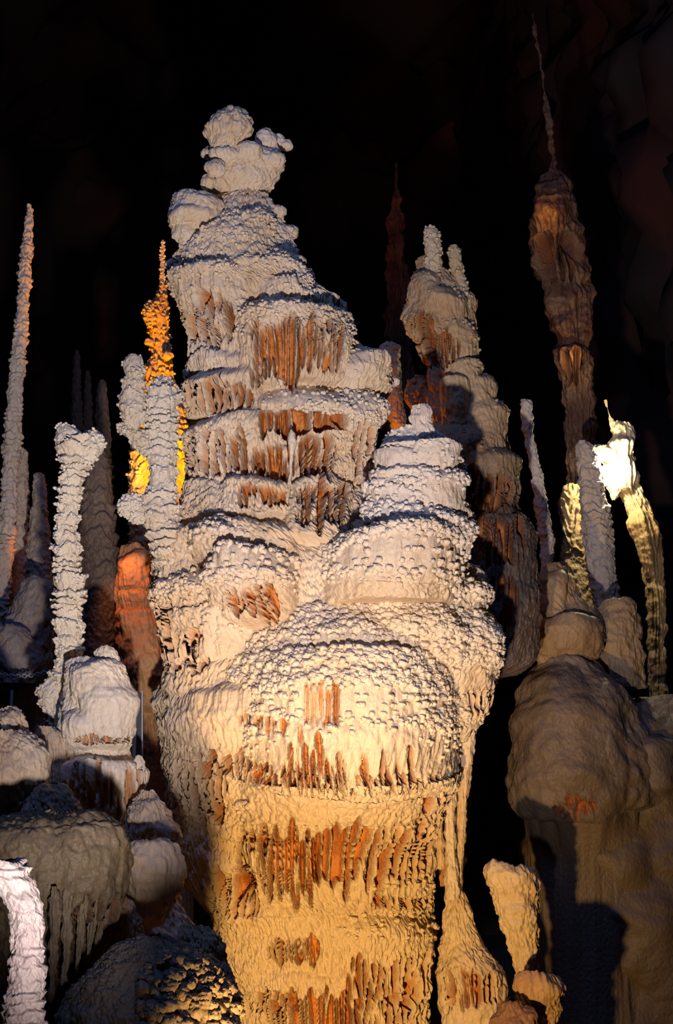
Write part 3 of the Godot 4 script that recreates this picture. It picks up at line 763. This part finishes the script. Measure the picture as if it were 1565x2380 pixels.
	stalagmite("olive_mound", "olive-brown rounded mound with long hanging strands at the lower left", [["dome", mk(tan_, {"z": -10.4, "seed": 35.0, "n": 190, "popall": 0.5, "pop": [3.0, 11.0], "flute": [8.0, 15.0, 18.0], "c0": Color(0.16, 0.125, 0.085), "c1": Color(0.12, 0.09, 0.055), "rc": Color(0.25, 0.10, 0.05), "rd": Color(0.18, 0.07, 0.035),
		"lobes": [[190, 1895, 104, 2150, 50, 0, 24, 0.3, 0.5, 0.4], [40, 1905, 110, 2120, 40, 0, 20, 0.3, 0.6, 0.4]], "zones": [[185, 2190, 96, 130, 20, 30, 0.5]],
		"o": [1890, 100, 170, 1897, 40, 210, 1908, -20, 238, 1925, -50, 262, 1960, -70, 281, 2000, -80, 290, 2050, -80, 286, 2100, -80, 272, 2150, -80, 248, 2200, -80, 230, 2260, -70, 214, 2320, -60, 180, 2440, -60, 160]})],
		["strand", olive_strand.call(128, 2060, 118, 2330, 12)], ["strand", olive_strand.call(158, 2050, 150, 2290, 11)], ["strand", olive_strand.call(192, 2040, 176, 2270, 9)], ["strand", olive_strand.call(222, 2030, 200, 2240, 9)], ["strand", olive_strand.call(246, 2010, 222, 2200, 8)], ["strand", olive_strand.call(268, 1990, 240, 2150, 7)]], "", "mound")
	stalagmite("rock_lump", "grey-brown lumpy rock leaning on the giant's lower left, above the skirted stump", [["lump", mk(tan_, {"z": -11.9, "seed": 36.0, "n": 100, "dy": 4.5, "lobes": [[372, 1885, 40, 1990, 30, 0, 16, 0.5, 0.1, 0.3], [330, 1850, 40, 1960, 20, 0, 16, 0.5, 0.3, 0.3]], "c0": Color(0.46, 0.38, 0.31), "c1": Color(0.40, 0.29, 0.20), "o": [1838, 336, 352, 1850, 318, 366, 1880, 300, 388, 1900, 296, 398, 1940, 288, 402, 1980, 280, 408, 2040, 262, 416, 2100, 250, 420, 2180, 240, 470, 2260, 240, 520, 2400, 240, 540]})]], "", "rock")
	stalagmite("skirted_stump", "stubby cream stump with a dark cap and fluted skirt beside the olive mound", [["stump", mk(tan_, {"z": -11.1, "seed": 37.0, "n": 130, "lobes": [[346, 1970, 60, 2160, 44, 0, 20, 0.22, 0.3, 0.6]], "c0": Color(0.58, 0.46, 0.36), "c1": Color(0.48, 0.34, 0.24), "o": [1968, 322, 366, 1976, 306, 388, 1990, 294, 402, 2010, 288, 405, 2040, 290, 400, 2070, 292, 394, 2100, 294, 384, 2130, 300, 370, 2155, 310, 354, 2200, 312, 350]})]])
	stalagmite("rock_lump", "reddish-tan sloping rock under the skirted stump, right of the olive mound's strands", [["lump", mk(tan_, {"z": -10.7, "seed": 38.0, "c0": Color(0.46, 0.30, 0.19), "c1": Color(0.38, 0.22, 0.13), "o": [2085, 262, 292, 2110, 246, 308, 2150, 226, 326, 2200, 206, 350, 2260, 190, 380, 2400, 180, 400]})]], "", "rock")
	stalagmite("coral_mound", "dark rounded mound with coral-like knobs lit warm, in front of the giant at the bottom", [
		["dome", mk(tan_, {"z": -9.6, "seed": 39.0, "n": 220, "pop": [6.0, 20.0], "coral": [10.0, 0.06], "tilt": 1.0, "popall": 0.25, "c0": Color(0.20, 0.16, 0.12), "c1": Color(0.16, 0.12, 0.09), "lobes": [[425, 2240, 110, 2440, 24, 0, 30, 0.9, 1.0, 0.2]], "o": [2176, 340, 380, 2184, 314, 410, 2200, 276, 440, 2230, 236, 470, 2260, 206, 500, 2300, 168, 530, 2340, 148, 552, 2380, 134, 560, 2440, 120, 566]})],
		["shoulder", mk(tan_, {"z": -9.9, "seed": 40.0, "popall": 0.2, "c0": Color(0.42, 0.32, 0.22), "c1": Color(0.34, 0.24, 0.15), "o": [2150, 440, 470, 2160, 424, 490, 2180, 412, 508, 2220, 404, 520, 2260, 400, 534, 2310, 396, 546, 2380, 396, 556, 2440, 396, 560]})]], "", "mound")
	stalagmite("leaning_stalagmite", "bright white thick leaning stalagmite of stacked scaly rims in the near lower left corner", [["trunk", mk(grey, {"z": -7.0, "seed": 41.0, "n": 190, "dy": 3.0, "plate": [0.19, 26.0, 0.35], "pop": [3.0, 12.0], "coral": [4.0, 0.04], "c0": Color(0.27, 0.24, 0.25), "c1": Color(0.22, 0.18, 0.19), "kz": 1.0,
		"o": [2000, -50, 36, 2004, -60, 54, 2014, -56, 62, 2040, -44, 74, 2065, -14, 86, 2090, 6, 94, 2120, 22, 99, 2160, 26, 102, 2200, 26, 100, 2230, 18, 100, 2255, 20, 104, 2290, 20, 104, 2312, 12, 100, 2340, 12, 100, 2380, 10, 104, 2460, 8, 108]})]])
	# chain and posts
	var links := SurfaceTool.new()
	links.begin(Mesh.PRIMITIVE_TRIANGLES)
	var a := at(-30, 1560, -14.6)
	var b := at(114, 1561, -14.6)
	var tor := TorusMesh.new()
	tor.inner_radius = 0.012
	tor.outer_radius = 0.026
	tor.rings = 12
	tor.ring_segments = 6
	for k in 19:
		var u := (k + 0.5) / 19.0
		var p := a.lerp(b, u) - Vector3(0, 0.05 * (1.0 - pow(2.0 * u - 1.0, 2.0)), 0)
		links.append_from(tor, 0, Transform3D(Basis(Vector3(1, 0, 0), PI / 2 if k % 2 else 0.0).scaled(Vector3(1.35, 1, 1)), p))
	tag(part("chain", links.commit(), self, M.steel), "thin steel barrier chain strung across the left edge above the curtain", "chain")
	metal("chain_post", self, [[at(28, 1604, -14.6), Vector3(at(28, 1604, -14.6).x, -2.3, -14.6), 0.028, 0.028]], M.steel)
	tag(get_node("chain_post"), "slim bluish steel post standing under the chain at the left edge", "post")
	var rail := thing("railing_post", "bluish steel railing post with a dark panel behind the pedestal stalagmite", "railing", at(322, 1850, -13.2))
	metal("upright", rail, [[at(316, 1606, -13.2), Vector3(at(316, 1606, -13.2).x, -2.3, -13.2), 0.032, 0.03]], M.steel)
	metal("panel", rail, [[at(324, 1610, -13.22), at(324, 1840, -13.22), 0.05, 0.02]], M.paint)
	metal("edge_strip", rail, [[at(331, 1606, -13.2), at(331, 1840, -13.2), 0.012, 0.03]], M.steel)

func right_side() -> void:
	stalagmite("ringed_stalagmite", "short yellowish ringed stalagmite peeking out against the giant's right side", [["trunk", mk(grey, {"z": -15.8, "seed": 51.0, "n": 100, "dy": 2.5, "plate": [0.17, 19.0, 0.6], "pop": [3.0, 12.0], "c0": Color(0.56, 0.47, 0.33), "c1": Color(0.46, 0.36, 0.22), "o": [797, 895, 914, 803, 886, 926, 815, 881, 930, 840, 881, 931, 860, 886, 933, 880, 893, 934, 910, 899, 936, 940, 900, 938, 970, 905, 942, 1000, 911, 945, 1060, 916, 950, 1150, 916, 960]})]])
	# castle-like one behind on the right
	var mz := -15.2
	var cas := {"tilt": 0.4, "coral": [4.0, 0.06], "soft": 30.0, "z": mz, "n": 200, "dy": 3.0, "pop": [4.0, 12.0], "flute": [2.6, 7.0, 12.0], "lump": [5.0, 50.0], "c0": Color(0.42, 0.31, 0.20), "c1": Color(0.34, 0.22, 0.12), "rc": Color(0.32, 0.12, 0.045), "rd": Color(0.26, 0.09, 0.03)}
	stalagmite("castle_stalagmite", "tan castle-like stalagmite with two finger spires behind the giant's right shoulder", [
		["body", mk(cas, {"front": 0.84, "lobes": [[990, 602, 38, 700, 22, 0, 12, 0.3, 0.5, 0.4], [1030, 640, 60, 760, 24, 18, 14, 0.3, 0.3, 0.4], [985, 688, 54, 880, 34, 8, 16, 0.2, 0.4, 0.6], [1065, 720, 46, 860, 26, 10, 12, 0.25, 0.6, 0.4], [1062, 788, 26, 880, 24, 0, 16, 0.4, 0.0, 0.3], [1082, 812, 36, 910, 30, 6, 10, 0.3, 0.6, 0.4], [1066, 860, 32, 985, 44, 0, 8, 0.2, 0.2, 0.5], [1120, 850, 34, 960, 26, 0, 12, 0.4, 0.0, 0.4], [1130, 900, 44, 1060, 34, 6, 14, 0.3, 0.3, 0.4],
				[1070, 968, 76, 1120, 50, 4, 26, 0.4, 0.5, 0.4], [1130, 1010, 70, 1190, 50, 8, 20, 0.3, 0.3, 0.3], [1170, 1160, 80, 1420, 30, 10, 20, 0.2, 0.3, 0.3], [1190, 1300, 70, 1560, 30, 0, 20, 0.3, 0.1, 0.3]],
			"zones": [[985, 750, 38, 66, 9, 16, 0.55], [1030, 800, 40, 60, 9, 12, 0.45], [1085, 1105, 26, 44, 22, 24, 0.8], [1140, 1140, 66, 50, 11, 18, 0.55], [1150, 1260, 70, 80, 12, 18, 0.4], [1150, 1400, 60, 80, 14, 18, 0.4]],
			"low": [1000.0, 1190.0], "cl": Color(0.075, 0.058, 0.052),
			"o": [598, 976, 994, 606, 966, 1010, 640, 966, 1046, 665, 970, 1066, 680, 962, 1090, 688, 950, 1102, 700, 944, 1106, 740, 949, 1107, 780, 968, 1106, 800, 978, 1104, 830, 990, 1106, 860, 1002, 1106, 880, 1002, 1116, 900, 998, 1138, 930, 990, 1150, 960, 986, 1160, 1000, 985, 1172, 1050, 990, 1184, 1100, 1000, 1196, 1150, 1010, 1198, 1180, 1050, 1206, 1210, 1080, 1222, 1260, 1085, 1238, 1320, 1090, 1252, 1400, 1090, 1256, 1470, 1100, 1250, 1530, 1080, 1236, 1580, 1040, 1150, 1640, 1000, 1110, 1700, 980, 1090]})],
		["spire", mk(grey, {"z": mz + 0.1, "seed": 52.0, "n": 70, "plate": [0.12, 24.0, 0.6], "c0": Color(0.52, 0.44, 0.32), "c1": Color(0.45, 0.35, 0.22), "o": [530, 992, 1010, 536, 986, 1017, 555, 985, 1021, 575, 987, 1023, 595, 988, 1026, 615, 990, 1027, 640, 990, 1026]})],
		["spire", mk(grey, {"z": mz + 0.1, "seed": 53.0, "n": 64, "plate": [0.13, 20.0, 0.6], "c0": Color(0.50, 0.42, 0.30), "c1": Color(0.43, 0.33, 0.20), "o": [572, 1050, 1064, 578, 1043, 1071, 600, 1045, 1073, 630, 1049, 1077, 660, 1054, 1084, 690, 1058, 1096, 720, 1062, 1096]})],
		["clump", mk(cas, {"z": mz - 0.1, "n": 90, "seed": 54.0, "popall": 0.5, "c0": Color(0.36, 0.24, 0.16), "c1": Color(0.30, 0.17, 0.10), "o": [878, 970, 1000, 888, 952, 1016, 905, 942, 1022, 930, 944, 1022, 950, 956, 1022, 990, 970, 1022]})]])
	# pagoda on the shoulder
	var nz := -13.0
	var pag := {"tilt": 0.5, "coral": [4.6, 0.10], "soft": 30.0, "z": nz, "n": 220, "dy": 2.4, "pop": [6.0, 14.0], "popall": 0.35, "flute": [2.0, 7.0, 10.0], "lump": [4.0, 40.0], "c0": Color(0.66, 0.60, 0.55), "c1": Color(0.60, 0.50, 0.42)}
	stalagmite("pagoda_stalagmite", "greyish-white pagoda-like stalagmite with a ringed finial on the giant's right shoulder", [
		["tiers", mk(pag, {"lobes": [[940, 1006, 46, 1060, 26, 0, 8, 0.4, 0.3, 0.4], [1012, 1018, 52, 1085, 40, 0, 8, 0.25, 0.0, 0.6], [930, 1034, 56, 1085, 30, 0, 8, 0.3, 0.4, 0.4], [935, 1070, 72, 1130, 34, 0, 8, 0.3, 0.6, 0.5], [1020, 1072, 62, 1165, 40, 4, 8, 0.25, 0.7, 0.6], [930, 1098, 76, 1150, 34, 0, 8, 0.35, 0.9, 0.4], [920, 1126, 74, 1175, 34, 0, 8, 0.35, 0.9, 0.4], [965, 1150, 112, 1255, 48, 10, 12, 0.35, 1.0, 0.3], [1068, 1180, 36, 1310, 30, 4, 8, 0.25, 0.7, 0.5]],
			"zones": [[885, 1215, 24, 30, 14, 10, 0.6], [960, 1240, 80, 26, 9, 8, 0.35]],
			"o": [998, 930, 1012, 1008, 908, 1020, 1020, 898, 1040, 1036, 891, 1056, 1052, 889, 1056, 1066, 884, 1058, 1078, 878, 1074, 1095, 873, 1077, 1112, 871, 1074, 1132, 866, 1068, 1150, 862, 1064, 1168, 859, 1080, 1190, 859, 1096, 1205, 860, 1098, 1230, 863, 1092, 1260, 872, 1084, 1300, 884, 1072, 1340, 890, 1068]})],
		["finial", mk(pag, {"z": nz + 0.15, "n": 100, "dy": 2.0, "popall": 0.2, "pop": [2.0, 10.0], "plate": [0.09, 19.0, 0.5], "seed": 55.0, "o": [940, 968, 994, 945, 960, 1002, 955, 957, 1005, 968, 955, 1005, 980, 955, 1006, 990, 958, 1008, 1000, 960, 1012, 1015, 962, 1014, 1035, 962, 1010]})]])
	# slim ones on the right
	stalagmite("slim_stalagmite", "slim grey knobbly stalagmite standing alone right of the castle-like one", [["trunk", mk(grey, {"z": -16.9, "seed": 56.0, "n": 70, "plate": [0.2, 19.0, 0.8], "c0": Color(0.52, 0.47, 0.42), "c1": Color(0.44, 0.38, 0.32), "o": [929, 1217, 1228, 935, 1213, 1235, 960, 1213, 1236, 1000, 1217, 1238, 1050, 1226, 1247, 1100, 1234, 1260, 1150, 1242, 1267, 1200, 1248, 1278, 1260, 1256, 1288, 1320, 1258, 1284, 1400, 1260, 1286]})]])
	stalagmite("scaly_stalagmite", "grey-blue scaly-barked thick stalagmite beside the glaring white column", [["trunk", mk(grey, {"z": -18.0, "seed": 57.0, "n": 110, "dy": 2.5, "plate": [0.14, 20.0, 0.5], "pop": [4.0, 14.0], "coral": [5.0, 0.05], "c0": Color(0.46, 0.43, 0.40), "c1": Color(0.38, 0.33, 0.29), "o": [1027, 1344, 1362, 1036, 1339, 1378, 1060, 1339, 1386, 1100, 1343, 1396, 1150, 1350, 1406, 1200, 1353, 1420, 1260, 1357, 1426, 1320, 1365, 1430, 1380, 1377, 1438, 1440, 1386, 1446, 1560, 1388, 1456]})]])
	stalagmite("knobby_stalagmite", "yellowish knobby stalagmite tucked just left of the scaly grey one", [["trunk", mk(grey, {"z": -18.8, "seed": 58.0, "n": 90, "plate": [0.16, 30.0, 1.0], "pop": [4.0, 18.0], "c0": Color(0.34, 0.25, 0.13), "c1": Color(0.22, 0.14, 0.07), "o": [1128, 1318, 1344, 1138, 1308, 1362, 1170, 1304, 1372, 1250, 1312, 1378, 1330, 1304, 1380, 1400, 1290, 1386, 1500, 1280, 1390]})]])
	# glaring column, ledge and stalactites
	var col := {"z": -18.7, "n": 120, "dy": 3.0, "flute": [4.0, 10.0, 18.0], "lump": [5.0, 40.0], "c0": Color(0.62, 0.55, 0.42), "c1": Color(0.50, 0.38, 0.22), "low": [1110.0, 1210.0], "cl": Color(0.30, 0.20, 0.09), "seed": 59.0}  # low and cl paint the lamp falloff as darker ochre down the shaft
	var icicle := func(x: float, y: float, w: float, h: float) -> Dictionary:
		return mk(col, {"z": -18.55, "n": 40, "dy": 2.5, "popall": 0.7, "pop": [3.0, 9.0], "o": [y - 16, x - w, x + w, y + 6, x - w, x + w * 1.1, y + h * 0.7, x - w * 0.8 + 2, x + w + 2, y + h, x + 2, x + 4]})
	stalagmite("glaring_column", "fluted column glaring white with knobbly ledge and small stalactites, falloff painted ochre below, at right", [
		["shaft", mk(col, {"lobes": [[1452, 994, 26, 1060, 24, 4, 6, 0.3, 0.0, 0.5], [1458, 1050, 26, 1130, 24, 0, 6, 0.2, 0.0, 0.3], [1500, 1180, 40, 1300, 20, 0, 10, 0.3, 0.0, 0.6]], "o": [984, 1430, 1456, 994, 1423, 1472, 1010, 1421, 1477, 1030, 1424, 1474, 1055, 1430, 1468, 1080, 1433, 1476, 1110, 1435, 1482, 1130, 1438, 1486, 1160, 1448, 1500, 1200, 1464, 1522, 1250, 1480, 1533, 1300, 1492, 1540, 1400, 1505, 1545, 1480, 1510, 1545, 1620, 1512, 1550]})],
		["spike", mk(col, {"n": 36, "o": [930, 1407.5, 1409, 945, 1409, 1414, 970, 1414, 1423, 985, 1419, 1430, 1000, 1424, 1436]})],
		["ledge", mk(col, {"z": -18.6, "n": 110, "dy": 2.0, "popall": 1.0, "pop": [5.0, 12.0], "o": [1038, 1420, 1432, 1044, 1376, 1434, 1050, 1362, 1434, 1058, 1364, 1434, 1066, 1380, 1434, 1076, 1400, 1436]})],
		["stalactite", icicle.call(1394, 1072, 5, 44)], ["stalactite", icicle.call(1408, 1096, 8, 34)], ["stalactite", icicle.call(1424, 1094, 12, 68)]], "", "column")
	# tall reddish column with a thin spire
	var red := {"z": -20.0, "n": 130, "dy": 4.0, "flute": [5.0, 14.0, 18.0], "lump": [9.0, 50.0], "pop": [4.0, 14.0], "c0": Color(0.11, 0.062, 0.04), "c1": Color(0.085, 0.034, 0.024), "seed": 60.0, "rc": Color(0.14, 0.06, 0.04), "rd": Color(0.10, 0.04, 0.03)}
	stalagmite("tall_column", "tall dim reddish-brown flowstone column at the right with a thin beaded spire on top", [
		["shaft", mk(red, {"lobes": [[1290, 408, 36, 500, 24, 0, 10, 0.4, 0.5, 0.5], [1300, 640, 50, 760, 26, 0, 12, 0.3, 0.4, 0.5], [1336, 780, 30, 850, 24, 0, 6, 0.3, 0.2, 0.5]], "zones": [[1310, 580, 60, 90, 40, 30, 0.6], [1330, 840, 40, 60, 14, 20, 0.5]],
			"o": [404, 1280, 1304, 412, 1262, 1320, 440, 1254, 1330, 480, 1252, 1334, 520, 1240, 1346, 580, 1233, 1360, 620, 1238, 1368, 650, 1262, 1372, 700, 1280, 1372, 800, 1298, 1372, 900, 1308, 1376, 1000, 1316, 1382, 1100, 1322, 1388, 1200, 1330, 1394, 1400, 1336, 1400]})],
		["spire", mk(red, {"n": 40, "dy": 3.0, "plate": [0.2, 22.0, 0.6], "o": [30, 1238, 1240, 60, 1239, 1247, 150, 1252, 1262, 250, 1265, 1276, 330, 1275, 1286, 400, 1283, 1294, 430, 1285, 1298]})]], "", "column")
	stalagmite("dim_column", "barely visible rust-brown column far behind, between the giant and the castle-like stalagmite", [["shaft", mk(red, {"z": -30.0, "n": 60, "c0": Color(0.16, 0.08, 0.05), "seed": 61.0, "plate": [0.1, 40.0, 0.6], "o": [380, 918, 923, 400, 914, 926, 480, 911, 931, 600, 903, 940, 700, 901, 948, 850, 900, 955, 1000, 898, 960]})]], "", "column")
	# right-hand boulders
	var bro := {"z": -16.2, "n": 150, "dy": 3.5, "pop": [5.0, 18.0], "popall": 0.3, "flute": [2.5, 9.0, 12.0], "lump": [7.0, 60.0], "c0": Color(0.30, 0.22, 0.14), "c1": Color(0.22, 0.14, 0.08)}
	stalagmite("tiered_mound", "warm tan knobbly tiered mound with a fluted rim under the slim stalagmites at the right", [
		["tiers", mk(bro, {"seed": 62.0, "lobes": [[1290, 1312, 36, 1420, 20, 0, 10, 0.4, 0.9, 0.3], [1320, 1420, 84, 1560, 36, 0, 14, 0.25, 0.8, 0.5]], "o": [1308, 1276, 1302, 1318, 1262, 1320, 1345, 1256, 1332, 1390, 1254, 1352, 1430, 1246, 1384, 1460, 1240, 1400, 1490, 1240, 1402, 1512, 1248, 1386, 1545, 1280, 1350, 1600, 1290, 1350]})],
		["side_tier", mk(bro, {"z": -16.4, "seed": 63.0, "popall": 0.7, "o": [1392, 1424, 1456, 1402, 1405, 1475, 1430, 1393, 1486, 1470, 1388, 1490, 1520, 1382, 1492, 1600, 1380, 1500]})],
		["lump", mk(bro, {"z": -15.9, "seed": 64.0, "n": 90, "o": [1512, 1262, 1284, 1520, 1248, 1304, 1534, 1250, 1314, 1560, 1270, 1320, 1600, 1280, 1320]})]], "", "mound")
	var sh := {"z": -16.0, "n": 190, "dy": 4.0, "flute": [1.0, 12.0, 12.0], "lump": [12.0, 100.0], "pop": [3.0, 20.0], "popall": 0.1, "c0": Color(0.19, 0.155, 0.13), "c1": Color(0.15, 0.11, 0.085), "rc": Color(0.34, 0.11, 0.04), "rd": Color(0.26, 0.07, 0.03)}
	stalagmite("boulder", "large smooth brown boulder with a rusty fringe under its lip, right of the giant", [["dome", mk(sh, {"seed": 65.0, "lobes": [[1330, 1530, 140, 1900, 50, 0, 40, 0.4, 0.1, 0.3], [1215, 1800, 36, 1880, 24, 0, 8, 0.4, 0.0, 0.3]], "zones": [[1350, 1862, 46, 20, 5, 10, 0.6]],
		"o": [1518, 1280, 1340, 1530, 1250, 1372, 1550, 1232, 1400, 1580, 1220, 1430, 1620, 1208, 1462, 1680, 1196, 1495, 1740, 1186, 1516, 1800, 1184, 1530, 1850, 1190, 1540, 1875, 1204, 1530, 1890, 1230, 1500]})]], "", "boulder")
	stalagmite("rock_outcrop", "dark brown smooth rock face below the large boulder at the right edge", [["face", mk(sh, {"z": -16.8, "seed": 66.0, "n": 120, "dy": 6.0, "lobes": [[1430, 1820, 60, 1900, 40, 0, 14, 0.4, 0.0, 0.3], [1390, 1890, 130, 2160, 40, 0, 40, 0.4, 0.0, 0.9], [1440, 2020, 150, 2300, 34, 0, 50, 0.4, 0.0, 0.9], [1520, 1700, 70, 1850, 40, 0, 20, 0.3, 0.0, 0.4]], "o": [1620, 1440, 1640, 1700, 1260, 1700, 1800, 1230, 1740, 1900, 1220, 1760, 2000, 1215, 1780, 2100, 1210, 1780, 2200, 1205, 1780, 2300, 1200, 1780, 2460, 1200, 1780]})]], "", "rock")
	stalagmite("small_stalagmite", "small warm-lit stump-shaped stalagmite standing right of the giant's pedestal", [["stump", {"z": -13.6, "n": 130, "dy": 2.8, "seed": 67.0, "flute": [3.0, 9.0, 12.0], "lump": [5.0, 30.0], "pop": [4.0, 16.0], "c0": Color(0.62, 0.49, 0.32), "c1": Color(0.54, 0.38, 0.22), "lobes": [[1190, 2016, 62, 2110, 20, 6, 10, 0.25, 0.2, 0.5], [1210, 2080, 44, 2260, 16, 0, 10, 0.2, 0.2, 0.4]],
		"o": [2013, 1150, 1226, 2020, 1132, 1238, 2040, 1134, 1248, 2060, 1146, 1252, 2090, 1152, 1252, 2120, 1162, 1250, 2160, 1176, 1250, 2200, 1192, 1250, 2240, 1200, 1252, 2300, 1204, 1254]}]])
	stalagmite("bowl_stump", "small ochre bowl-shaped stump at the bottom edge, under the stump-shaped stalagmite", [["bowl", {"z": -13.0, "n": 120, "dy": 2.8, "seed": 68.0, "flute": [3.0, 9.0, 12.0], "lump": [5.0, 30.0], "c0": Color(0.50, 0.36, 0.22), "c1": Color(0.40, 0.24, 0.12), "lobes": [[1256, 2270, 58, 2400, 20, 8, 10, 0.3, 0.1, 0.6]], "o": [2268, 1210, 1280, 2276, 1202, 1304, 2290, 1200, 1312, 2310, 1210, 1310, 2340, 1232, 1300, 2380, 1250, 1292, 2440, 1256, 1290]}]], "", "stump")
	stalagmite("rock_lump", "dark red-brown rounded rock at the bottom edge between the pedestal and the bowl stump", [["lump", {"z": -12.6, "n": 90, "dy": 3.5, "seed": 69.0, "lump": [8.0, 40.0], "flute": [1.0, 10.0, 10.0], "c0": Color(0.24, 0.13, 0.08), "c1": Color(0.18, 0.09, 0.06), "o": [2325, 1180, 1206, 2335, 1160, 1230, 2360, 1150, 1248, 2440, 1140, 1256]}]], "", "rock")
	omni("column_lamp", at(1262, 500, -19.45), 0.16, Color(1.0, 0.75, 0.25), 0.05)
	omni("ledge_lamp", at(1334, 828, -19.5), 0.12, Color(1.0, 0.8, 0.45), 0.05)
